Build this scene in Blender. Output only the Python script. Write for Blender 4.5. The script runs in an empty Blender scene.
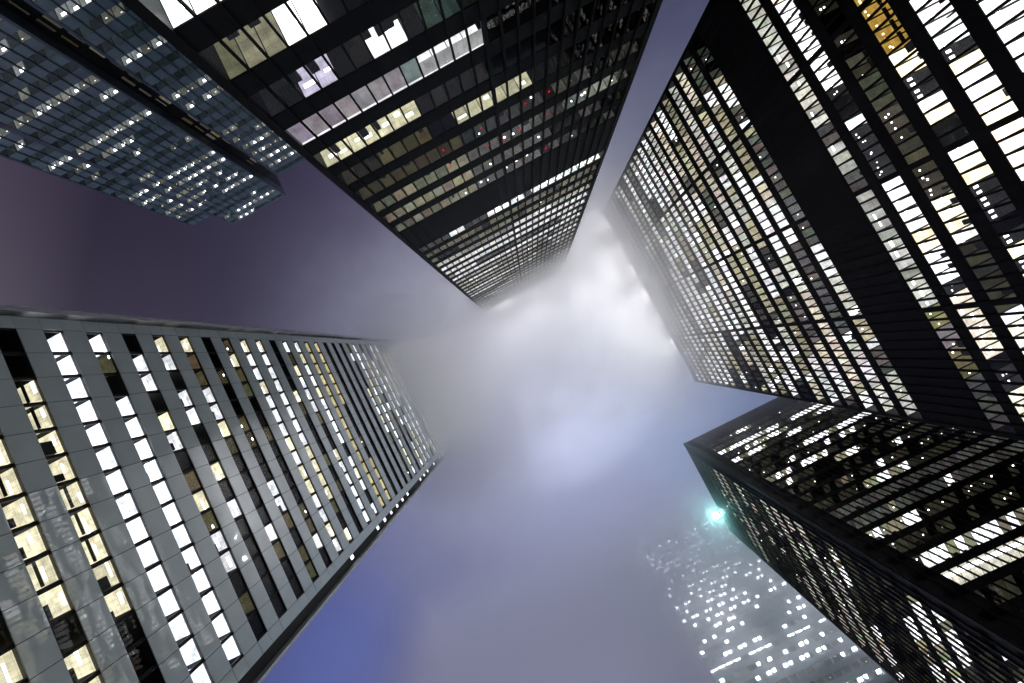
import bpy, math, random
from mathutils import Vector, Matrix

random.seed(11)
scn = bpy.context.scene
COL = scn.collection
R = math.radians
CZ = 1.6                      # eye height above the plaza
F = 335.0                     # focal length in picture pixels (1024 wide)
TH = R(-27.2)                 # how far the street grid is turned in the picture
EX = (math.cos(TH), math.sin(TH)); EY = (-math.sin(TH), math.cos(TH))

# ------------------------------------------------------------------ camera
zc = Vector((532 - 512, -(352 - 341.5), -F)).normalized()
xc = Vector((1, 0, 0)); X0 = (xc - zc * xc.dot(zc)).normalized(); Y0 = zc.cross(X0)
def to_world(c):              # camera-space vector -> world (street grid) vector
    a, b, h = X0.dot(c), Y0.dot(c), zc.dot(c)
    return Vector((a * EX[0] + b * EX[1], a * EY[0] + b * EY[1], h))
cam = bpy.data.cameras.new('camera'); co = bpy.data.objects.new('camera', cam); COL.objects.link(co)
cols = [to_world(Vector(v)) for v in ((1, 0, 0), (0, 1, 0), (0, 0, 1))]
mw = Matrix.Identity(4)
for j, v in enumerate(cols):
    for i in range(3): mw[i][j] = v[i]
mw[2][3] = CZ
co.matrix_world = mw
cam.sensor_width = 36; cam.lens = F / 1024 * 36
cam.clip_start = 0.05; cam.clip_end = 6000
scn.camera = co
MWI = mw.inverted()
def project(p):
    c = MWI @ Vector(p)
    if c.z > -0.01: return None
    return (512 + F * c.x / -c.z, 341.5 - F * c.y / -c.z)

# ------------------------------------------------------------------ materials
def mat(name):
    m = bpy.data.materials.new(name); m.use_nodes = True
    m.node_tree.nodes.clear()
    return m, m.node_tree.nodes, m.node_tree.links
def node(ns, t, **kw):
    n = ns.new(t)
    for k, v in kw.items(): setattr(n, k, v)
    return n
def surf(name, base, rough=0.5, metal=0.0, var=0.25, scale=0.6, bump=0.0, bscale=3.0, spec=0.5, rvar=0.1):
    m, ns, ls = mat(name)
    out = ns.new('ShaderNodeOutputMaterial'); p = ns.new('ShaderNodeBsdfPrincipled')
    tc = ns.new('ShaderNodeTexCoord'); nz = ns.new('ShaderNodeTexNoise')
    nz.inputs['Scale'].default_value = scale; nz.inputs['Detail'].default_value = 5
    geo = ns.new('ShaderNodeNewGeometry')
    ls.new(geo.outputs['Position'], nz.inputs['Vector'])
    ramp = ns.new('ShaderNodeValToRGB')
    ramp.color_ramp.elements[0].position = .3; ramp.color_ramp.elements[1].position = .7
    ramp.color_ramp.elements[0].color = tuple(c * (1 - var) for c in base) + (1,)
    ramp.color_ramp.elements[1].color = tuple(min(1, c * (1 + var)) for c in base) + (1,)
    ls.new(nz.outputs['Fac'], ramp.inputs['Fac']); ls.new(ramp.outputs['Color'], p.inputs['Base Color'])
    mr = ns.new('ShaderNodeMapRange'); mr.inputs['To Min'].default_value = max(.02, rough - rvar); mr.inputs['To Max'].default_value = rough + rvar
    ls.new(nz.outputs['Fac'], mr.inputs['Value']); ls.new(mr.outputs['Result'], p.inputs['Roughness'])
    p.inputs['Metallic'].default_value = metal
    p.inputs['Specular IOR Level'].default_value = spec
    if bump:
        n2 = ns.new('ShaderNodeTexNoise'); n2.inputs['Scale'].default_value = bscale; n2.inputs['Detail'].default_value = 2
        ls.new(geo.outputs['Position'], n2.inputs['Vector'])
        b = ns.new('ShaderNodeBump'); b.inputs['Strength'].default_value = bump; b.inputs['Distance'].default_value = .05
        ls.new(n2.outputs['Fac'], b.inputs['Height']); ls.new(b.outputs['Normal'], p.inputs['Normal'])
    ls.new(p.outputs['BSDF'], out.inputs['Surface'])
    return m
def glass_mat(name, tint, gloss=(1, 1, 1), refl=.45):
    m, ns, ls = mat(name)
    out = ns.new('ShaderNodeOutputMaterial'); mix = ns.new('ShaderNodeMixShader')
    tr = ns.new('ShaderNodeBsdfTransparent'); tr.inputs['Color'].default_value = tint + (1,)
    gl = ns.new('ShaderNodeBsdfGlossy'); gl.inputs['Roughness'].default_value = .015; gl.inputs['Color'].default_value = gloss + (1,)
    nz = ns.new('ShaderNodeTexNoise'); nz.inputs['Scale'].default_value = .9
    geo = ns.new('ShaderNodeNewGeometry'); ls.new(geo.outputs['Position'], nz.inputs['Vector'])
    b = ns.new('ShaderNodeBump'); b.inputs['Strength'].default_value = .12; b.inputs['Distance'].default_value = .02
    ls.new(nz.outputs['Fac'], b.inputs['Height']); ls.new(b.outputs['Normal'], gl.inputs['Normal'])
    def mt(op, a, b):
        n = ns.new('ShaderNodeMath'); n.operation = op
        for i, q in enumerate((a, b)):
            if isinstance(q, (int, float)): n.inputs[i].default_value = q
            elif q is not None: ls.new(q, n.inputs[i])
        return n.outputs[0]
    dt = ns.new('ShaderNodeVectorMath'); dt.operation = 'DOT_PRODUCT'
    ls.new(geo.outputs['Normal'], dt.inputs[0]); ls.new(geo.outputs['Incoming'], dt.inputs[1])
    sch = mt('POWER', mt('SUBTRACT', 1.0, mt('ABSOLUTE', dt.outputs['Value'], None)), 5.0)   # reflection grows at grazing angles
    fac = mt('ADD', mt('MULTIPLY', sch, refl), .04)
    ls.new(fac, mix.inputs['Fac']); ls.new(tr.outputs['BSDF'], mix.inputs[1]); ls.new(gl.outputs['BSDF'], mix.inputs[2])
    ls.new(mix.outputs['Shader'], out.inputs['Surface'])
    return m
def lit_mat(name):
    # lamps, lit ceilings and lit blinds behind the glass; colour per room in the attribute "lit"
    m, ns, ls = mat(name)
    out = ns.new('ShaderNodeOutputMaterial'); e = ns.new('ShaderNodeEmission')
    at = ns.new('ShaderNodeAttribute'); at.attribute_name = 'lit'
    geo = ns.new('ShaderNodeNewGeometry')
    nz = ns.new('ShaderNodeTexNoise'); nz.inputs['Scale'].default_value = 1.1; nz.inputs['Detail'].default_value = 4
    ls.new(geo.outputs['Position'], nz.inputs['Vector'])
    mr = ns.new('ShaderNodeMapRange'); mr.inputs['From Min'].default_value = .3; mr.inputs['From Max'].default_value = .7
    mr.inputs['To Min'].default_value = .62; mr.inputs['To Max'].default_value = 1.25
    ls.new(nz.outputs['Fac'], mr.inputs['Value'])
    sp = ns.new('ShaderNodeSeparateXYZ'); ls.new(geo.outputs['Position'], sp.inputs['Vector'])
    def mt(op, a, b=None):
        n = ns.new('ShaderNodeMath'); n.operation = op
        for i, q in enumerate((a, b)):
            if isinstance(q, (int, float)): n.inputs[i].default_value = q
            elif q is not None: ls.new(q, n.inputs[i])
        return n.outputs[0]
    gx = mt('GREATER_THAN', mt('FRACT', mt('DIVIDE', sp.outputs[0], .62)), .06)
    gy = mt('GREATER_THAN', mt('FRACT', mt('DIVIDE', sp.outputs[1], .62)), .06)
    grid = mt('ADD', mt('MULTIPLY', mt('MULTIPLY', gx, gy), .35), .65)      # ceiling tile joints
    ls.new(at.outputs['Color'], e.inputs['Color']); ls.new(mt('MULTIPLY', mr.outputs['Result'], grid), e.inputs['Strength'])
    ls.new(e.outputs['Emission'], out.inputs['Surface'])
    m.cycles.emission_sampling = 'FRONT_BACK'
    return m

M = {}
M['black'] = surf('black_painted_steel', (.007, .007, .008), .6, 0, .3, .4, spec=.12)
M['mullion'] = surf('black_steel_mullion', (.006, .006, .007), .55, 0, .3, .5, spec=.12)
M['core'] = surf('dark_core_wall', (.006, .006, .007), .8, 0, .3, .3)
M['room'] = surf('office_wall', (.03, .03, .03), .8, 0, .3, .3)
M['bronze_glass'] = glass_mat('bronze_glass', (.88, .88, .84))
M['clear_glass'] = glass_mat('clear_glass', (.9, .93, .92))
M['silver'] = surf('satin_panel', (.72, .80, .80), .55, .1, .06, .35, .012, .8, rvar=.08)
_p = M['silver'].node_tree.nodes['Principled BSDF']
_p.inputs['Coat Weight'].default_value = 1; _p.inputs['Coat Roughness'].default_value = .02; _p.inputs['Coat IOR'].default_value = 2.3
M['joint'] = surf('black_joint', (.012, .012, .013), .6)
M['fin'] = surf('stainless_fin', (.75, .75, .78), .4, .2, .1, .9)
M['blue_glass'] = surf('blue_spandrel_glass', (.13, .21, .235), .2, .0, .25, .25, .05, .6, spec=.7)
M['blue_metal'] = surf('blue_grey_mullion', (.075, .10, .12), .35, .3, .2, .5)
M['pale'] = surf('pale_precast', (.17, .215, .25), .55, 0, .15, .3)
M['lit'] = lit_mat('lit_room')
M['granite'] = surf('plaza_granite', (.36, .35, .34), .5, 0, .3, .35, .2, 4)
M['lamp_body'] = surf('lamp_housing', (.05, .05, .05), .45, .5)
def emit(name, c, s):
    m, ns, ls = mat(name)
    out = ns.new('ShaderNodeOutputMaterial'); e = ns.new('ShaderNodeEmission')
    e.inputs['Color'].default_value = c + (1,); e.inputs['Strength'].default_value = s
    ls.new(e.outputs['Emission'], out.inputs['Surface'])
    return m
M['lens'] = emit('flood_lens', (.75, 1, .95), 60)
M['red'] = emit('red_spot', (1, .01, .03), .7); M['red'].cycles.emission_sampling = 'NONE'

# ------------------------------------------------------------------ mesh builder
class MB:
    def __init__(s): s.v = []; s.f = []; s.m = []; s.c = []
    def quad(s, a, b, c, d, m, col=(0, 0, 0)):
        n = len(s.v); s.v += [a, b, c, d]; s.f.append((n, n + 1, n + 2, n + 3)); s.m.append(m); s.c.append(col)
    def hexa(s, P, m, col=(0, 0, 0)):      # P: 8 points, bottom ring then top ring
        n = len(s.v); s.v += P
        for q in ((3, 2, 1, 0), (4, 5, 6, 7), (0, 1, 5, 4), (1, 2, 6, 5), (2, 3, 7, 6), (3, 0, 4, 7)):
            s.f.append(tuple(n + i for i in q)); s.m.append(m); s.c.append(col)
    def build(s, name, mats, parent=None, origin=Vector((0, 0, 0)), attr=False):
        me = bpy.data.meshes.new(name)
        me.from_pydata([tuple(Vector(p) - origin) for p in s.v], [], s.f)
        for k in mats: me.materials.append(M[k])
        me.polygons.foreach_set('material_index', s.m)
        if attr:
            ca = me.color_attributes.new('lit', 'FLOAT_COLOR', 'CORNER')
            buf = []
            for f, c in zip(s.f, s.c): buf += [c[0], c[1], c[2], 1.0] * len(f)
            ca.data.foreach_set('color', buf)
        me.update()
        o = bpy.data.objects.new(name, me); COL.objects.link(o)
        o.location = origin - (parent.location if parent else Vector((0, 0, 0)))
        if parent: o.parent = parent
        return o
def box(mb, T, a0, a1, o0, o1, z0, z1, m=0, col=(0, 0, 0)):
    mb.hexa([T(a0, o0, z0), T(a1, o0, z0), T(a1, o1, z0), T(a0, o1, z0),
             T(a0, o0, z1), T(a1, o0, z1), T(a1, o1, z1), T(a0, o1, z1)], m, col)

# a facade's own coordinates: s along the wall, o out of the wall (towards the plaza), z up from eye level
def frame(kind, D):
    return {'north': lambda s, o, z: Vector((s, -D + o, z + CZ)),
            'south': lambda s, o, z: Vector((s, D - o, z + CZ)),
            'east':  lambda s, o, z: Vector((D - o, s, z + CZ)),
            'west':  lambda s, o, z: Vector((-D + o, s, z + CZ))}[kind]

def tower(label, loc):
    e = bpy.data.objects.new('office_tower', None); COL.objects.link(e)
    e.location = loc; e.empty_display_size = 5
    e['label'] = label; e['category'] = 'tower'; e['group'] = 'office towers around the plaza'
    return e
def copy_part(o, loc, parent):
    c = o.copy(); COL.objects.link(c); c.parent = parent; c.location = loc
    return c

WM = ['bronze_glass', 'lit', 'room']
LAMP = 1.3
def window_geo(mb, T, s0, s1, z0, z1, L, depth=3.4, deep=0.0, own=None):
    """one window: pane, and the room one sees behind it (ceiling, back wall, lamps, blind).
    own(name, mesh) receives lamps and blind as pieces of their own; without it they stay in mb"""
    mb.quad(T(s0, deep, z0), T(s1, deep, z0), T(s1, deep, z1), T(s0, deep, z1), 0)
    if not L: return
    c = L['c']; zt = z1 + .02
    a0, a1 = s0 - .04, s1 + .04
    fr = L.get('back', depth)
    mb.quad(T(a0, -.06 + deep, zt), T(a1, -.06 + deep, zt), T(a1, -fr, zt), T(a0, -fr, zt), 1, c)
    w = L.get('wall', .55); cw = tuple(k * w for k in c)
    mb.quad(T(a0, -fr, z0), T(a1, -fr, z0), T(a1, -fr, zt), T(a0, -fr, zt), 1, cw)
    for (u, d, wu, wd, b) in L.get('fx', ()):
        x0 = a0 + (a1 - a0) * (u - wu / 2); x1 = a0 + (a1 - a0) * (u + wu / 2)
        t = MB() if own else mb
        box(t, T, max(x0, a0), min(x1, a1), -d, -d - wd, zt - .09, zt - .02, 1, sc(b, LAMP))
        if own: own('ceiling_light', t)
    bl = L.get('blind')
    if bl:
        top, bot, cb = bl
        t = MB() if own else mb
        t.quad(T(s0, deep - .1, z1 - top), T(s1, deep - .1, z1 - top), T(s1, deep - .1, z0 + bot), T(s0, deep - .1, z0 + bot), 1, cb)
        if own: own('blind', t)
    for (u0, u1, h0, h1) in L.get('dark', ()):   # cabinets, plants, people against the light
        box(mb, T, s0 + (s1 - s0) * u0, s0 + (s1 - s0) * u1, deep - .14, deep - .5, z0 + (z1 - z0) * h0, z0 + (z1 - z0) * h1, 2)

def area_px(T, s0, s1, z0, z1, hidden=None):
    q = [project(T(*p)) for p in ((s0, 0, z0), (s1, 0, z0), (s1, 0, z1), (s0, 0, z1))]
    if any(p is None for p in q): return 0
    cx = sum(p[0] for p in q) / 4; cy = sum(p[1] for p in q) / 4
    if not (0 <= cx <= 1024 and 0 <= cy <= 683): return 0
    if hidden and hidden(cx, cy): return 0
    return abs(sum(q[i][0] * q[(i + 1) % 4][1] - q[(i + 1) % 4][0] * q[i][1] for i in range(4))) / 2

def windows(parent, T, wins, budget=100, glass='bronze_glass', deep=0.0, hidden=None):
    """wins: (s0,s1,z0,z1,L).  The largest ones are parts of their own, the rest is one part"""
    mats = [glass, 'lit', 'room']
    order = sorted(range(len(wins)), key=lambda i: -area_px(T, *wins[i][:4], hidden))
    big = set(order[:budget]); rest = MB()
    for i, (s0, s1, z0, z1, L) in enumerate(wins):
        if i in big:
            mb = MB(); bits = []; at = T((s0 + s1) / 2, 0, z0)
            window_geo(mb, T, s0, s1, z0, z1, L, deep=deep, own=lambda n, t: bits.append((n, t)))
            o = mb.build('window', mats, parent, at, True)
            for n, t in bits:
                c = t.build(n, mats, None, at, True); c.parent = o; c.location = (0, 0, 0)
        else:
            window_geo(rest, T, s0, s1, z0, z1, L, deep=deep)
    if rest.f:
        o = rest.build('window', mats, parent, T(wins[0][0], 0, wins[0][2]), True); o['kind'] = 'stuff'

def rr(a, b): return random.uniform(a, b)
def sc(c, k): return tuple(x * k for x in c)
def jit(c, a=.12): return tuple(max(0, x * rr(1 - a, 1 + a)) for x in c)
WHITE = (1, 1, 1.06); WARM = (1, .90, .62); CREAM = (1, .96, .66); KHAKI = (1, .95, .66); GREY = (1, 1, .93); GOLD = (1, .60, .12); MAUVE = (1, .88, 1.04); TEAL = (.7, 1, .95); OLIVE = (1, .86, .42)
def tenants(n, mean=5):
    """a floor's tenants: runs of bays that share one kind of lighting"""
    out = []
    while len(out) < n:
        t = (random.random(), random.random())
        out += [t] * max(1, int(random.expovariate(1 / mean)))
    return out[:n]
def strip(k=6, n=1, d=(.35, 1.4), col=WHITE):
    return [(rr(.25, .75), rr(*d), rr(.35, .75), rr(.18, .4), sc(col, k)) for _ in range(n)]
def dots(k=5, n=2, d=(.3, 1.3), col=WHITE):
    return [(rr(.12, .88), rr(*d), rr(.10, .2), rr(.12, .2), sc(col, k)) for _ in range(n)]
def bright(k=1.5, col=WHITE):
    L = {'c': sc(jit(col, .06), k * rr(.8, 1.2)), 'wall': rr(.6, 1.0), 'fx': strip(k * 3.5, 1)}
    if random.random() < .3: L['dark'] = [(rr(0, .5), rr(.5, 1), 0, rr(.12, .4))]
    return L
def dim(k=.25, col=KHAKI, p=.35, kd=4, n=2):
    L = {'c': sc(jit(col), k * rr(.5, 1.25)), 'wall': rr(.4, .8), 'fx': dots(kd, random.randint(1, n)) if random.random() < p else ()}
    if random.random() < .2: L['dark'] = [(rr(0, .4), rr(.5, 1), 0, rr(.15, .5))]
    return L
def half(k=1.5, col=WHITE):
    L = bright(k, col); L['dark'] = [(0, rr(.4, .7), 0, rr(.3, .55)), (rr(.6, .75), 1, 0, rr(.2, .6))]
    return L
def blind(k=.25, col=MAUVE, top=.16, ceil=1.4, bot=0.0):
    return {'c': sc(WHITE, ceil), 'wall': .3, 'blind': (top, bot, sc(jit(col, .08), k * rr(.8, 1.2))), 'fx': ()}

def curtain(parent, T, s0, nb, bw, floors, zbase, zroof, lit, wfrac=.9, wide=12, m_sp='black', m_mu='mullion',
            glass='bronze_glass', budget=100, hidden=None, mull=(.16, .22), depth=3.6, skip=None):
    """curtain wall: floors = [(z_low, z_top, k, has_window)]; bands, mullions, corner posts, windows"""
    s1 = s0 + nb * bw
    first = None
    # band between two window rows with the floor slab behind it
    zs = [(f[0], f[1]) for f in floors if f[3]]
    prev = zbase
    bands = []
    for lo, hi in zs: bands.append((prev, lo)); prev = hi
    bands.append((prev, zroof))
    proto = {}
    for lo, hi in bands:
        h = round(hi - lo, 2)
        loc = T(s0, 0, lo)
        if h in proto:
            copy_part(proto[h], loc - parent.location, parent); continue
        mb = MB(); box(mb, T, s0, s1, 0, -.12, lo, hi); box(mb, T, s0 + .05, s1 - .05, -.121, -depth, lo + .25 if lo > zbase else lo, hi)
        proto[h] = mb.build('spandrel', [m_sp], parent, loc)
    pw = None; ww = None
    for i in range(1, nb):
        s = s0 + i * bw
        isw = wide and (i % wide == 0)
        w = mull[0] * (2.6 if isw else 1); out = mull[1]
        p = ww if isw else pw
        if p is None:
            mb = MB()
            box(mb, T, s - w / 2, s + w / 2, -.115, .02, zbase + .1, zroof - .1)
            box(mb, T, s - w * .18, s + w * .18, .0205, out - .02, zbase + .1, zroof - .1)
            box(mb, T, s - w * .45, s + w * .45, out - .0195, out, zbase + .1, zroof - .1)
            p = mb.build('mullion', [m_mu], parent, T(s, 0, zbase))
            if isw: ww = p
            else: pw = p
        else: copy_part(p, T(s, 0, zbase) - parent.location, parent)
    for s, d in ((s0, -1), (s1, 1)):
        mb = MB(); box(mb, T, min(s, s + d * .7), max(s, s + d * .7), -depth, .18, zbase, zroof)
        mb.build('corner_column', [m_mu], parent, T(s, 0, zbase))
    wins = []
    for lo, hi, k, hw in floors:
        if not hw: continue
        for b in range(nb):
            a = s0 + b * bw
            iw = mull[0] / 2
            L = lit(k, b)
            wins.append((a + iw, a + bw - iw, lo, hi, L))
    windows(parent, T, wins, budget, glass, -.05, hidden)

def body(parent, T, s0, s1, o0, o1, z0, z1, m='core', name='wall', roof='black'):
    mb = MB(); box(mb, T, s0, s1, o0, o1, z0, z1); mb.build(name, [m], parent, T((s0 + s1) / 2, o0, z0))
    mb = MB()
    box(mb, T, s0 - .1, s1 + .1, o0 + .25, o1 - .1, z1 + .003, z1 + 1.1)
    rf = mb.build('roof', [roof], parent, T((s0 + s1) / 2, o0, z1))
    if s1 - s0 > 14:
        mb = MB(); box(mb, T, s0 + 4, s1 - 4, o0 - 12, o1 + 5, z1 + 1.103, z1 + 5)
        p = mb.build('plant_room', [roof], None, T((s0 + s1) / 2, o0, z1)); p.parent = rf; p.location = (0, 0, 0)

# ================================================================== plaza
mb = MB(); g = 1500
mb.quad(Vector((-g, -g, 0)), Vector((g, -g, 0)), Vector((g, g, 0)), Vector((-g, g, 0)), 0)
pl = mb.build('plaza', ['granite']); pl['kind'] = 'structure'

# ================================================================== tower A : black, mostly unlit, red spots
DA = 25.8; TA = frame('north', DA)
a_s0, a_nb, a_bw = -9.8, 24, 1.552
A = tower('black steel and glass tower, mostly unlit, with red spots and a row of pale blinds', TA(8.8, 0, -CZ))
def a_z(k): return 28.375 + 3.63 * k
a_fl = []
for k in range(-6, 33):
    a_fl.append((a_z(k) - 2.18, a_z(k), k, k not in (7, 8)))
a_ten = {}
def a_lit(k, b):
    if k not in a_ten: a_ten[k] = tenants(a_nb, 5)
    r = random.random()
    if k <= -4: return bright(2.2) if r < .3 else None
    if k == -3:
        if b in (0, 1, 2): return bright(3)
        return bright(2.2) if 5 < b < 8 else None
    if k == -2:
        if b == 0: return dim(.16, KHAKI, 0)
        if b in (1, 2): return {'c': sc(KHAKI, .30), 'wall': .7, 'fx': (), 'dark': [(.2, .75, 0, .18)]}
        if b in (3, 4): return bright(3)
        return dim(.05, TEAL, 0) if b in (9, 10, 11, 12) else None
    if k == -1:
        if b in (2, 3): return {'c': (.75, .7, .95), 'wall': .4, 'fx': strip(5), 'dark': [(0, .5, 0, .45)]}
        if b in (6, 7): return half(2.2)
        if b in (9, 10): return dim(.07, TEAL, .4)
        return dim(.012, GREY, 0)
    if k == 0:
        if b < 8: return blind(.28 if b not in (3, 6) else .42, MAUVE if b != 7 else TEAL)
        if b < 12:
            L = blind(.42, WHITE, .1); L['blind'] = (.1, .75, sc(WHITE, .42)); return L
        return None
    if k == 1:
        if b < 7:
            L = {'c': sc(CREAM, .85 * rr(.8, 1.2)), 'wall': .8, 'fx': strip(3, 1)}
            if b in (1, 3, 4): L['dark'] = [(0, rr(.3, .6), 0, rr(.35, .7))]
            return L
        return dim(.02, GREY, 0) if b < 12 else None
    if k == 2:
        if b in (0, 1, 2): return dim(.03, KHAKI, 0)
        if 3 <= b < 7: return dim(.10, OLIVE, 0)
        if 9 <= b <= 14: return {'c': sc(CREAM, rr(.45, .75)), 'wall': .9, 'fx': strip(2.5, 1) if b in (11, 14, 9) else ()}
        return None
    if k in (3, 4, 5, 6):
        if k == 4 and 18 <= b <= 22: return dim(.22, GREY, .7, 6, 1)
        if b < 9:
            if k == 3: return dim(.05, OLIVE, .1)
            return dim(.26 if b > 1 else .15, CREAM, .05)
        if b < 16: return dim(.13, GREY, .45, 7, 1) if k > 3 else (dim(.04, GREY, .3, 4, 1))
        return dim(.05, GREY, .3, 4, 1) if r < .35 else None
    if k < 9: return None
    if k == 9:
        if b in (4, 5): return bright(1.2)
        if b in (0, 1, 2, 3, 6, 7, 8, 14): return dim(.05, GREY, 0)
        return bright(1.4, WHITE)
    if k in (10, 11): return dim(.15, KHAKI, .05) if r < .8 else None
    t, q = a_ten[k][b]
    if k in (13, 14, 16) or t < .25: return {'c': sc(jit(WHITE, .05), rr(.8, 1.2)), 'wall': .9, 'fx': ()}
    if t > .9: return dim(.08, GREY, 0)
    return {'c': sc(jit(GREY, .06), (.22 + .35 * q) * rr(.8, 1.2)), 'wall': .8, 'fx': dots(4, 1) if r < .06 else ()}
curtain(A, TA, a_s0, a_nb, a_bw, a_fl, -CZ, 149, a_lit, wide=12)
body(A, TA, a_s0 - .6, a_s0 + a_nb * a_bw + .6, -3.62, -60, -CZ, 149)
# small glowing red spots set on the panes
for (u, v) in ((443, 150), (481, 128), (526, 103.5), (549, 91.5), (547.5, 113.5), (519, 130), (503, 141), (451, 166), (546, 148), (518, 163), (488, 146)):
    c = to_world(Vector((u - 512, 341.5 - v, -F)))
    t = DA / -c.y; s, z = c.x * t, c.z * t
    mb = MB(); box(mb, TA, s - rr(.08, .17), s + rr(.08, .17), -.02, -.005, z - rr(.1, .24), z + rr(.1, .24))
    o = mb.build('red_spot', ['red'], A, TA(s, 0, z))

# ================================================================== tower R : broad black tower
DR = 53.5; TR = frame('east', DR)
r_s0, r_nb = -38.0, 48; r_bw = 78.2 / 48
RT = tower('broad black tower, the most brightly lit, with one wide dark band across it', TR(4.8, 0, -CZ))
def r_z(k): return 52.33 + 3.692 * k
r_fl = [(r_z(k) - 2.35, r_z(k), k, k not in (1, 2)) for k in range(-12, 24)]
def runs(n, p, mean=4):
    out = []; 
    while len(out) < n:
        on = random.random() < p
        out += [on] * max(1, int(random.expovariate(1 / mean)))
    return out[:n]
r_runs = {k: runs(r_nb, .76 if k < 0 else .88, 3 if k < 0 else 5) for k in range(-12, 46)}
r_ten = {k: tenants(r_nb, 5) for k in range(-12, 46)}
r_k = {k: rr(.8, 1.25) for k in range(-12, 46)}
def r_lit(k, b):
    r = random.random(); on = r_runs[k][b]
    if k <= -3:
        if k == -3 and 9 <= b <= 15: return {'c': sc(GOLD, .55), 'wall': .8, 'fx': dots(3, 2, (.3, 1.2), (1, .85, .5)) , 'dark': [(0, 1, .3, .36)]}
        if k == -3 and b < 9: return dim(.06, GREY, .1)
        if not on: return {'c': (.03, .03, .035), 'wall': .4, 'fx': [(.25, .5, .22, .5, sc(WHITE, 3)), (.75, .5, .22, .5, sc(WHITE, 3))]} if r < .6 else None
        return bright(2.6, WHITE if r < .8 else (1, .85, .6))
    if k == -2:
        if b < 14: return None if r < .6 else dim(.03)
        if b < 27: return dim(.07, CREAM, .55, 4, 2)
        return bright(2, WHITE if r < .7 else (1, .9, .7)) if on else dim(.05, KHAKI, .2)
    if k == -1:
        if b in (15, 16, 17) or not on: return {'c': (.03, .03, .035), 'wall': .4, 'fx': dots(3, 2)} if r < .7 else None
        if b > 33: return bright(1.3, (1, .92, .75))
        return bright(2.2, WHITE if r < .8 else (1, .85, .65))
    if k == 0:
        if b > 42: return dim(.08, GREY, .1)
        if b > 35: return dim(.28, OLIVE if r < .5 else GREY, .5, 5, 1)
        if not on or b in (22, 23): return dim(.10, GREY, .2)
        return {'c': sc(jit(GREY, .06), rr(.4, .95)), 'wall': .8, 'fx': strip(4, 1) if r < .5 else ()}
    t, q = r_ten[k][b]
    up = min(1, max(0, (k - 5) / 12))
    if k == 3: t = min(t, .9) if b > 4 else .98
    if t > .93 - .05 * up: return dim(.05, GREY, .12, 5, 1) if r < .7 else None
    if t > .80: return {'c': sc(jit(GREY, .15), rr(.08, .2)), 'wall': .7, 'fx': dots(5, 1) if r < .2 else ()}
    if t < .22 + .38 * up: return {'c': sc(jit(WHITE, .06), rr(1.0, 1.5) * r_k[k]), 'wall': .9, 'fx': strip(4, 1) if r < .3 else ()}
    col = KHAKI if q < .6 else (GREY if q < .9 else (1, .91, .76))
    if r < .07: return bright(1.8)
    return {'c': sc(jit(col, .06), (.35 + .5 * q) * rr(.75, 1.2) * r_k[k]), 'wall': .8, 'fx': dots(5, 1) if random.random() < .1 else ()}
curtain(RT, TR, r_s0, r_nb, r_bw, r_fl, -CZ, 141, r_lit, wide=12, mull=(.30, .2))
body(RT, TR, r_s0 - .6, r_s0 + 78.2 + .6, -3.62, -37, -CZ, 141)

# ================================================================== tower D : black corner tower, two facades
DD, XD = 57.0, 35.0
TD = frame('south', DD); TD2 = frame('east', XD)
zD = 131.6
DT = tower('black corner tower showing two facades, its roof edge bearing a teal floodlight', Vector((XD, DD, 0)))
def d_z(k): return 54.7 + 3.76 * k
d_fl = [(d_z(k) - 2.5, d_z(k), k, True) for k in range(-13, 19)]
d_runs = {k: runs(60, .26, 4) for k in range(-13, 20)}
for b in range(1, 16): d_runs[0][b] = True; d_runs[1][b] = b > 2
for b in range(60):
    d_runs[-1][b] = d_runs[-2][b] = False
    d_runs[3][b] = b in (1, 2, 3, 4, 5, 6, 7, 8)
    d_runs[6][b] = 10 <= b < 17
    d_runs[-1][b] = 9 < b < 12
def d_lit(k, b):
    r = random.random(); on = d_runs[k][b]
    if k == 0 and 0 <= b <= 16: return {'c': sc((1, .96, .84), 1.0), 'wall': .6, 'fx': [(.5, .5, .9, .6, sc(WHITE, 4))]}
    if on: return bright(2.0, WHITE if r < .7 else CREAM) if r < .7 else dim(.35, CREAM, .6, 5, 1)
    if k in (4, 5): return dim(.08, GREY, .06)
    return dim(.035, CREAM, .25, 6, 1) if r < .7 else None
d2_runs = {k: runs(30, .26, 3) for k in range(-13, 20)}
for k in (-2, 0, 1, 2, 6, 7, 8, 9, 10): d2_runs[k] = runs(30, .66, 4)
def d2_lit(k, b):
    r = random.random(); on = d2_runs[k][b]
    if on: return (bright(1.6, WHITE) if r < .75 else dim(.6, CREAM, .3, 4, 1)) if k < 6 else dim(.75, (1, .97, .88), .3, 4, 1)
    return dim(.05, CREAM, .12, 5, 1) if r < .7 else None
curtain(DT, TD, XD + .7, 50, 1.4535, d_fl, -CZ, zD, d_lit, wide=12, budget=60)
curtain(DT, TD2, DD + .7, 24, 1.42, d_fl, -CZ, zD, d2_lit, wide=12, budget=40)
body(DT, TD, XD + 3.65, XD + 74, -3.65, -34.7, -CZ, zD)

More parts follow.
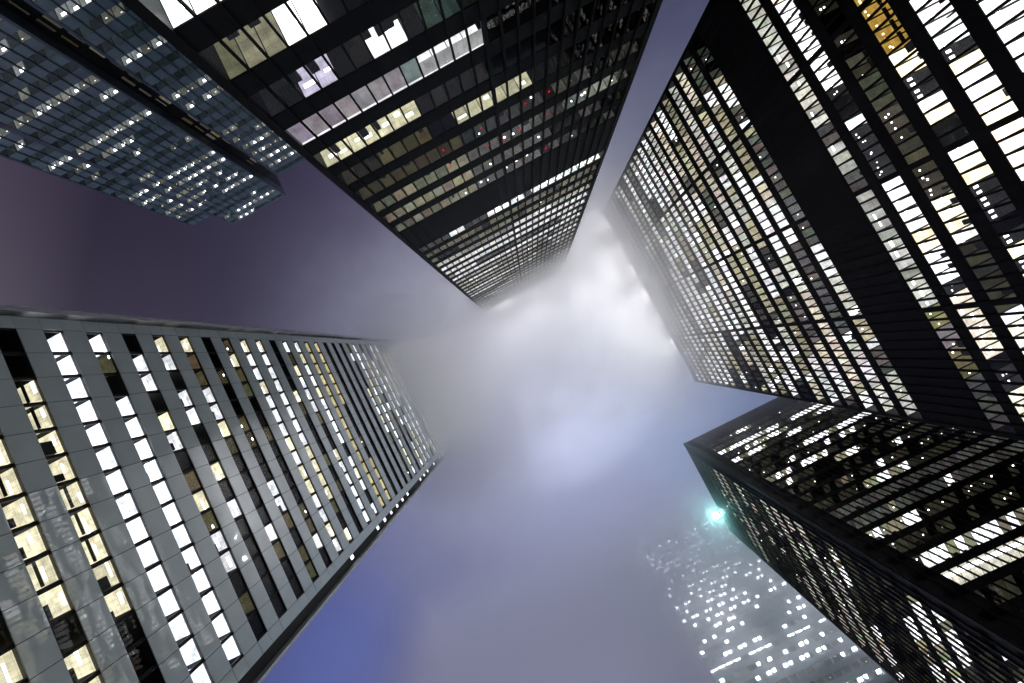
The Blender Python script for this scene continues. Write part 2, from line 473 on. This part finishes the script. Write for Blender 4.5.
# ================================================================== tower L : silver panelled tower
DL = 49.0; TL = frame('west', DL)
l_s0, l_nb, l_bw = -28.1, 15, 3.02
LT = tower('silver panelled tower with strip windows, other towers\' lights glinting in its panels', TL(-5, 0, -CZ))
def l_z(k): return 37.05 + 3.693 * k
l_h = 1.66
l_top = 150
row_on = {-3: .8, -2: .95, -1: .8, 0: 1, 1: .95, 2: .45, 3: .5, 4: .45, 5: .12, 6: .18, 7: .95, 8: .9, 9: .15, 10: .9, 11: .85, 12: .95, 13: .8, 14: 0, 15: 0, 16: 0}
l_runs = {k: runs(l_nb, row_on.get(k, .75), 2.2) for k in range(-10, 40)}
fixed = {-1: [2, 3, 4, 5, 6, 7, 8, 9, 10], 2: [1, 2, 4, 5, 8, 10, 11], 3: [0, 1, 3, 4, 7, 9], 4: [0, 3, 4, 5, 11], 5: [9, 10], 6: [13, 1], 9: [4]}
for k, v in fixed.items(): l_runs[k] = [b in v for b in range(l_nb)]
def l_lit(k, b):
    r = random.random(); on = l_runs[k][b]
    if k in (14, 15, 16): return None
    if not on:
        return dim(.10, OLIVE, .3, 5, 1) if r < .35 else None
    if k <= -1: return {'c': sc(WARM, rr(.9, 1.3)), 'wall': .9, 'fx': strip(3, 1), 'dark': [(rr(.4, .7), 1, 0, rr(.2, .8))] if r < .35 else [(0, 1, .46, .49)]}
    if k in (0, 1): return {'c': sc((.95, .98, 1.08), rr(1.5, 2.2)), 'wall': .95, 'fx': strip(5, 1), 'dark': [(rr(.4, .7), 1, 0, rr(.2, .5))] if r < .2 else ()}
    if k in (12, 13): return {'c': sc((1, .82, .42), rr(.6, 1)), 'wall': .9, 'fx': ()}
    return {'c': sc(WHITE if r < .7 else WARM, rr(.9, 1.5)), 'wall': .9, 'fx': strip(3, 1), 'dark': [(rr(.3, .6), 1, 0, rr(.2, .6))] if r < .3 else ()}
lw = []; ends = {}
panel = None
for k in range(-10, 30):
    z1 = l_z(k)
    # window strip: head frame + panes
    for b in range(l_nb):
        a = l_s0 + b * l_bw
        lw.append((a + .16, a + l_bw - .42, z1 - l_h, z1 - .10, l_lit(k, b)))
    loc = TL(l_s0, 0, z1)
    if panel is None:
        mb = MB(); J = .035; rnd = random.Random(3)
        hh = 3.693 - l_h - .06
        cells = [(l_s0 - 1.55, l_s0)] + [(l_s0 + b * l_bw, l_s0 + (b + 1) * l_bw) for b in range(l_nb)] + [(l_s0 + l_nb * l_bw, l_s0 + l_nb * l_bw + 1.75)]
        for (p, q) in cells:
            t1, t2 = rnd.uniform(-.006, .006), rnd.uniform(-.006, .006)
            P = [TL(p + J, -.10, z1), TL(q - J, -.10, z1), TL(q - J, t1, z1), TL(p + J, -t1, z1),
                 TL(p + J, -.10, z1 + hh), TL(q - J, -.10, z1 + hh), TL(q - J, t2, z1 + hh), TL(p + J, -t2, z1 + hh)]
            mb.hexa(P, 0)
        box(mb, TL, l_s0 - 1.5, l_s0 + l_nb * l_bw + 1.7, -.11, -3.5, z1 + .1, z1 + hh - .05, 1)
        panel = mb.build('spandrel', ['silver', 'joint'], LT, loc)
    else: copy_part(panel, loc - LT.location, LT)
    # end panels beside the window strip
    for (p, q) in ((l_s0 - 1.55, l_s0), (l_s0 + l_nb * l_bw, l_s0 + l_nb * l_bw + 1.75)):
        if (p in ends):
            copy_part(ends[p], TL(p, 0, z1) - LT.location, LT); continue
        mb = MB(); box(mb, TL, p + .035, q - .035, -.1, 0, z1 - l_h, z1 - .035)
        ends[p] = mb.build('end_panel', ['silver'], LT, TL(p, 0, z1))
windows(LT, TL, lw, 100, 'clear_glass', -.28)
post = None
for b in range(l_nb + 1):
    a = l_s0 + b * l_bw
    if post is None:
        mb = MB(); box(mb, TL, a - .03, a + .03, -.27, -.13, -CZ, l_top); box(mb, TL, a - .28, a + .12, -.45, -.271, -CZ, l_top)
        post = mb.build('mullion', ['joint'], LT, TL(a, 0, -CZ))
    else: copy_part(post, TL(a, 0, -CZ) - LT.location, LT)
e0 = l_s0 - 1.55; e1 = l_s0 + l_nb * l_bw + 1.75
mb = MB(); box(mb, TL, e0 - .75, e0, -1.6, -1.2, -CZ, l_top); box(mb, TL, e1, e1 + 1.9, -1.6, -1.2, -CZ, l_top)
mb.build('corner_recess', ['joint'], LT, TL(e0, 0, -CZ))
for (p, q) in ((e0 - 1.35, e0 - .75), (e1 + 1.9, e1 + 2.3)):
    mb = MB(); box(mb, TL, p, q, -1.6, .0, -CZ, l_top); mb.build('corner_fin', ['fin'], LT, TL(p, 0, -CZ))
nw = []
for k in range(-6, 30):
    if random.random() < .5:
        nw.append((e1 + .5, e1 + 1.2, l_z(k) - 1.5, l_z(k) - .6, bright(2.5)))
for w in nw:
    mb = MB(); window_geo(mb, lambda s, o, z: TL(s, o - 1.14, z), *w[:4], None)
    box(mb, TL, w[0], w[1], -1.19, -1.15, w[2], w[3], 1, w[4]['c']); mb.build('window', ['clear_glass', 'lit', 'room'], LT, TL(w[0], 0, w[2]), True)
body(LT, TL, e0 - .9, e1 + 1.8, -3.52, -40, -CZ, l_top, 'joint')

# ================================================================== tower T : blue grey glass tower with stepped roof
DT_ = 111.0; TT = frame('north', DT_)
TW = tower('blue grey glass tower with a stepped roof and a dark notch down its face', TT(-70, 0, -CZ))
def t_z(k): return 335 * DT_ * (1 / 269.5) + .9 - 3.9 * k
def t_hidden(cx, cy): return (cx - 140) * .8986 > cy
t_b = 2.97
t_runs = {k: runs(60, (.78 if k < 9 else .36) + (.3 if k % 3 == 1 else 0), 4) for k in range(-1, 40)}
def t_lit(k, b):
    r = random.random()
    p = .9 if t_runs[k][b + 2] else .05
    if r < p * .55: return {'c': sc((.95, 1, 1), .26), 'wall': .6, 'fx': [(rr(.55, .8), rr(.25, .6), .42, .7, sc((1, 1, 1.1), 5))]}
    if r < p: return {'c': sc((1, 1, .85), rr(.06, .25)), 'wall': .8, 'fx': dots(1.5, 1)}
    return {'c': sc((.6, 1, 1.05), rr(.012, .035)), 'wall': .8, 'fx': ()}
def wing(x0, x1, zr, ktop, off=0.0, budget=30):
    n = max(1, round((x1 - x0) / t_b)); bw = (x1 - x0) / n
    T2 = lambda s, o, z: TT(s, o + off, z)
    fl = []
    for k in range(36, ktop - 1, -1): fl.append((t_z(k) - 1.75, t_z(k), k, True))
    curtain(TW, T2, x0, n, bw, fl, -CZ, zr, t_lit, wide=0, m_sp='blue_glass', m_mu='blue_metal', glass='clear_glass',
            budget=budget, hidden=t_hidden, mull=(.35, .3), depth=3.6)
    body(TW, T2, x0 - .5, x1 + .5, -3.62, -35, -CZ, zr, 'core', roof='blue_metal')
wing(-101, -92.6, 129.5, 3, 0.0, 10)
wing(-91.2, -65.4, 139.4, 0, 0.0, 60)
wing(-58.4, -20, 128.4, 3, 0.0, 30)
# the notch: dark set-back strip with glowing slivers painted in for reflections
TN = lambda s, o, z: TT(s, o - 4.5, z)
mb = MB(); box(mb, TN, -65.0, -58.9, -.5, 0, -CZ, 131); mb.build('notch_wall', ['core'], TW, TN(-62, 0, -CZ))
nn = []
for k in range(2, 36):
    for s in (-64.2, -62.4, -60.6):
        if random.random() < .6: nn.append((s + rr(0, .6), s + rr(.75, 1.0), t_z(k) - 3.2, t_z(k) - .3, {'c': sc(random.choice((OLIVE, KHAKI, GREY)), rr(.01, .13)), 'wall': .8, 'fx': ()}))
mbn = MB()
for w in nn: box(mbn, TN, w[0], w[1], .01, .05, w[2], w[3], 1, w[4]['c'])
o = mbn.build('notch_reflection', ['clear_glass', 'lit'], TW, TN(-62, 0, 0), True); o['kind'] = 'stuff'

# ================================================================== tower E : pale tower dissolving in the fog
DE = 136.0; TE = frame('south', DE)
ET = tower('pale tower dissolving into the fog behind the floodlit roof corner', TE(40, 0, -CZ))
def e_z(k): return 335 * DE / 366.4 + .9 + 3.91 * k
e_runs = {k: runs(28, .68, 3) for k in range(-34, 26)}
e_runs[2] = [b not in (4, 8, 9, 13) for b in range(28)]; e_runs[0] = [b > 1 for b in range(28)]; e_runs[1] = [b % 5 != 4 for b in range(28)]
def e_lit(k, b):
    r = random.random(); on = e_runs[k][b]
    if on:
        n = 4 if k == 2 else 2
        return {'c': sc((.8, .95, 1), .10), 'wall': .7, 'fx': [((i + .5) / n, rr(.1, .3), .5 if n == 2 else .14, 1.1 if n == 2 else .6, sc((.95, .98, 1.08), 14)) for i in range(n) if n == 4 or (random.random() < .75 and i == (k + b) % 2)]}
    return {'c': sc(TEAL, .03), 'wall': .6, 'fx': dots(2, 1) if r < .12 else ()}
e_fl = [(e_z(k) - 1.9, e_z(k), k, True) for k in range(-30, 22)]
def e_hidden(cx, cy): return cy < .89 * (cx - 735) + 531
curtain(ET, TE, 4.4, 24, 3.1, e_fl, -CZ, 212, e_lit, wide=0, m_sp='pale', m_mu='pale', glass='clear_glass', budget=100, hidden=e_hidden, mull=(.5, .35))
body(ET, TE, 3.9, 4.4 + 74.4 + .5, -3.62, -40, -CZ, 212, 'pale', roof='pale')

# ================================================================== floodlights on the roofs: one teal, the white ones added for the fog
def floodlight(T, s, z, label, energy, col, set_back=0.0, lens='lens', radius=.4, group=None):
    q = lambda a, o, h: T(a, o - set_back, h)
    fl = bpy.data.objects.new('floodlight', None); COL.objects.link(fl)
    fl.location = q(s, -.3, z - .06); fl['label'] = label; fl['category'] = 'lamp'
    if group: fl['group'] = group
    mb = MB()
    box(mb, q, s - .55, s - .47, -.35, -.15, z, z + 1.3); box(mb, q, s + .47, s + .55, -.35, -.15, z, z + 1.3); box(mb, q, s - .55, s + .55, -.4, -.1, z - .06, z - .003)
    mb.build('bracket', ['lamp_body'], fl, q(s, -.3, z))
    mb = MB()
    mb.hexa([q(s - .45, -.7, z + .7), q(s + .45, -.7, z + .7), q(s + .45, .45, z + .35), q(s - .45, .45, z + .35),
             q(s - .35, -.6, z + 1.2), q(s + .35, -.6, z + 1.2), q(s + .45, .55, z + 1.3), q(s - .45, .55, z + 1.3)], 0)
    hs = mb.build('lamp_housing', ['lamp_body'], fl, q(s, 0, z))
    mb = MB()
    mb.hexa([q(s - .40, .455, z + .40), q(s + .40, .455, z + .40), q(s + .40, .60, z + .42), q(s - .40, .60, z + .42),
             q(s - .40, .545, z + 1.25), q(s + .40, .545, z + 1.25), q(s + .40, .69, z + 1.2), q(s - .40, .69, z + 1.2)], 0)
    ln = mb.build('lens', [lens], None, q(s, 0, z)); ln.parent = hs; ln.location = (0, 0, 0)
    ld = bpy.data.lights.new('flood_lamp', 'POINT'); ld.energy = energy; ld.color = col; ld.shadow_soft_size = radius
    lo = bpy.data.objects.new('flood_lamp', ld); COL.objects.link(lo); lo.parent = fl; lo.location = q(s, 1.6, z + .9) - fl.location
M['fill_lens'] = emit('fog_fill_lens', (1, 1, 1), 20)
floodlight(TD2, 86.6, zD + 1.2, 'teal white floodlight glowing on the black corner tower\'s roof edge', 12000, (.35, 1, .95))
for q, pw in ((-33.0, 280000), (-22.0, 320000), (-11.0, 340000), (0.0, 300000), (12.0, 130000), (24.0, 45000)):  # unseen white floodlights added on the roofs to light the fog
    floodlight(TR, q, 143.5, 'white floodlight lost in the glowing fog on the broad black tower\'s roof', pw, (1, .99, .96), 5.0, 'fill_lens', 1.0, 'added fog-lighting floodlights on the broad black roof')
for q, pw in ((24.0, 480000), (12.0, 520000), (0.0, 520000)):
    floodlight(TA, q, 151.5, 'white floodlight lost in fog on the mostly unlit tower\'s roof', pw, (1, .99, 1), 7.0, 'fill_lens', 1.0, 'added fog-lighting floodlights on the mostly unlit roof')
for q, pw in ((-18.0, 110000), (4.0, 130000)):
    floodlight(TL, q, 152.5, 'warm floodlight lost in fog on the silver panelled tower\'s roof', pw, (1, .97, .88), 8.0, 'fill_lens', 1.0, 'added fog-lighting floodlights on the silver roof')

# ================================================================== low cloud round the tower tops
m, ns, ls = mat('cloud')
out = ns.new('ShaderNodeOutputMaterial'); pv = ns.new('ShaderNodeVolumePrincipled')
pv.inputs['Color'].default_value = (.97, .97, .98, 1); pv.inputs['Anisotropy'].default_value = .8
geo = ns.new('ShaderNodeNewGeometry'); sep = ns.new('ShaderNodeSeparateXYZ'); ls.new(geo.outputs['Position'], sep.inputs['Vector'])
def mth(op, a, b=None, c=None, clamp=False):
    n = ns.new('ShaderNodeMath'); n.operation = op; n.use_clamp = clamp
    for i, v in enumerate((a, b, c)):
        if v is None: continue
        if isinstance(v, (int, float)): n.inputs[i].default_value = v
        else: ls.new(v, n.inputs[i])
    return n.outputs[0]
def sstep(v, a, b):
    n = ns.new('ShaderNodeMapRange'); n.interpolation_type = 'SMOOTHSTEP'
    n.inputs['From Min'].default_value = a; n.inputs['From Max'].default_value = b
    ls.new(v, n.inputs['Value']); return n.outputs['Result']
x, y, z = sep.outputs
dx = mth('DIVIDE', mth('SUBTRACT', x, 26), 60); dy = mth('DIVIDE', mth('SUBTRACT', y, -18), 46)
r2 = mth('ADD', mth('MULTIPLY', dx, dx), mth('MULTIPLY', dy, dy))
core = mth('EXPONENT', mth('MULTIPLY', r2, -1))
nz = ns.new('ShaderNodeTexNoise'); nz.inputs['Scale'].default_value = .028; nz.inputs['Detail'].default_value = 3
ls.new(geo.outputs['Position'], nz.inputs['Vector'])
n2 = ns.new('ShaderNodeTexNoise'); n2.inputs['Scale'].default_value = .075; n2.inputs['Detail'].default_value = 2
ls.new(geo.outputs['Position'], n2.inputs['Vector'])
wisp = mth('ADD', .62, mth('MULTIPLY', sstep(n2.outputs['Fac'], .3, .7), .76))
zz = mth('ADD', z, mth('MULTIPLY', mth('SUBTRACT', nz.outputs['Fac'], .5), 50))
dens_core = mth('MULTIPLY', wisp, mth('MULTIPLY', mth('MULTIPLY', core, sstep(mth('ADD', zz, mth('MULTIPLY', mth('SUBTRACT', x, -5), .3)), 96, 138)), .085))
base = mth('MULTIPLY', sstep(z, 92, 135), mth('ADD', .0012, mth('MULTIPLY', sstep(y, 75, 115), mth('ADD', .034, mth('MULTIPLY', sstep(z, 125, 172), .045)))))
lx = mth('DIVIDE', mth('SUBTRACT', x, -45), 24); ly = mth('DIVIDE', mth('SUBTRACT', y, 0), 40)
dl = mth('MULTIPLY', wisp, mth('MULTIPLY', mth('MULTIPLY', mth('EXPONENT', mth('MULTIPLY', mth('ADD', mth('MULTIPLY', lx, lx), mth('MULTIPLY', ly, ly)), -1)), sstep(zz, 93, 132)), .12))
def puff(cx, cy, sx, sy, z0, z1, k):
    a = mth('DIVIDE', mth('SUBTRACT', x, cx), sx); b = mth('DIVIDE', mth('SUBTRACT', y, cy), sy)
    g = mth('EXPONENT', mth('MULTIPLY', mth('ADD', mth('MULTIPLY', a, a), mth('MULTIPLY', b, b)), -1))
    return mth('MULTIPLY', wisp, mth('MULTIPLY', mth('MULTIPLY', g, sstep(zz, z0, z1)), k))
dl = mth('ADD', dl, mth('ADD', puff(47, -12, 13, 40, 98, 132, .07), puff(12, -22, 26, 12, 108, 140, .06)))
ls.new(mth('ADD', mth('ADD', dens_core, base), dl), pv.inputs['Density'])
ls.new(pv.outputs['Volume'], out.inputs['Volume'])
M['cloud'] = m
mb = MB(); I = lambda a, b, c: Vector((a, b, c))
box(mb, I, -115, 135, -135, 165, 86, 186)
cl = mb.build('low_cloud', ['cloud']); cl['kind'] = 'stuff'
cl['label'] = 'pale low cloud glowing around the tower tops'; cl['category'] = 'cloud'

# ================================================================== night sky over the city
w = bpy.data.worlds.new('World'); scn.world = w; w.use_nodes = True
ns, ls = w.node_tree.nodes, w.node_tree.links; ns.clear()
out = ns.new('ShaderNodeOutputWorld'); bg = ns.new('ShaderNodeBackground'); bg2 = ns.new('ShaderNodeBackground'); add = ns.new('ShaderNodeAddShader')
sky = ns.new('ShaderNodeTexSky'); sky.sky_type = 'NISHITA'; sky.sun_disc = False; sky.sun_elevation = R(-4); sky.sun_rotation = R(200)
ls.new(sky.outputs['Color'], bg2.inputs['Color']); bg2.inputs['Strength'].default_value = .05
tc = ns.new('ShaderNodeTexCoord'); sep = ns.new('ShaderNodeSeparateXYZ'); ls.new(tc.outputs['Generated'], sep.inputs['Vector'])
dx_, dy_, dz_ = sep.outputs
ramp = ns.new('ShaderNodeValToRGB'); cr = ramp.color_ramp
cr.elements[0].position = 0; cr.elements[0].color = (.72, .68, .66, 1)      # city horizon, mostly out of view, brightened to light the silver panels
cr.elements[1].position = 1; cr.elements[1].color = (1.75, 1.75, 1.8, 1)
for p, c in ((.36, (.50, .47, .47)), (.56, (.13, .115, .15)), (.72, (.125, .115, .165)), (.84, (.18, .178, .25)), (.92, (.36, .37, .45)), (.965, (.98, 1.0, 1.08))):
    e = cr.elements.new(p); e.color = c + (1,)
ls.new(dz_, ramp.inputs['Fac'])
# darker and more purple on one side, bluer on the other
v = mth('ADD', mth('MULTIPLY', dx_, -.457), mth('MULTIPLY', dy_, .889))
def mulcol(src, fac, col):
    n = ns.new('ShaderNodeMix'); n.data_type = 'RGBA'; n.blend_type = 'MULTIPLY'
    ls.new(fac, n.inputs['Factor']); ls.new(src, n.inputs[6]); n.inputs[7].default_value = col + (1,); return n.outputs[2]
c1 = mulcol(ramp.outputs['Color'], sstep(v, .12, -.42), (.40, .36, .50))
c1 = mulcol(c1, sstep(v, -.1, .25), (.88, .94, 1.2))
c1 = mulcol(c1, sstep(mth('ADD', mth('MULTIPLY', dx_, .889), mth('MULTIPLY', dy_, .457)), -.3, -.75), (.40, .38, .46))
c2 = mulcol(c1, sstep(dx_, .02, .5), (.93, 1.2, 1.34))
# blue lobe added to the sky in one direction
db = to_world(Vector((330 - 512, 341.5 - 660, -F))).normalized()
dtn = ns.new('ShaderNodeVectorMath'); dtn.operation = 'DOT_PRODUCT'; ls.new(tc.outputs['Generated'], dtn.inputs[0]); dtn.inputs[1].default_value = db
lobe = mth('EXPONENT', mth('MULTIPLY', mth('SUBTRACT', dtn.outputs['Value'], 1), 60))
blue = ns.new('ShaderNodeMix'); blue.data_type = 'RGBA'; blue.blend_type = 'ADD'
ls.new(lobe, blue.inputs['Factor']); ls.new(c2, blue.inputs[6]); blue.inputs[7].default_value = (.0, .03, .17, 1)
mixn = blue
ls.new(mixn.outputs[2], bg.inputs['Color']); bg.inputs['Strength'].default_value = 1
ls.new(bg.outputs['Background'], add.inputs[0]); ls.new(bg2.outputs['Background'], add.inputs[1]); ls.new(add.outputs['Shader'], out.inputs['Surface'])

# ================================================================== render settings
scn.view_settings.view_transform = 'Standard'; scn.view_settings.look = 'None'
scn.view_settings.exposure = 0; scn.view_settings.gamma = 1; scn.view_settings.use_curve_mapping = False
cy = scn.cycles
cy.use_denoising = True
cy.max_bounces = 12; cy.diffuse_bounces = 2; cy.glossy_bounces = 3; cy.transparent_max_bounces = 10; cy.volume_bounces = 10
cy.sample_clamp_indirect = 4; cy.caustics_reflective = False; cy.caustics_refractive = False
cy.volume_step_rate = .5; cy.volume_max_steps = 128
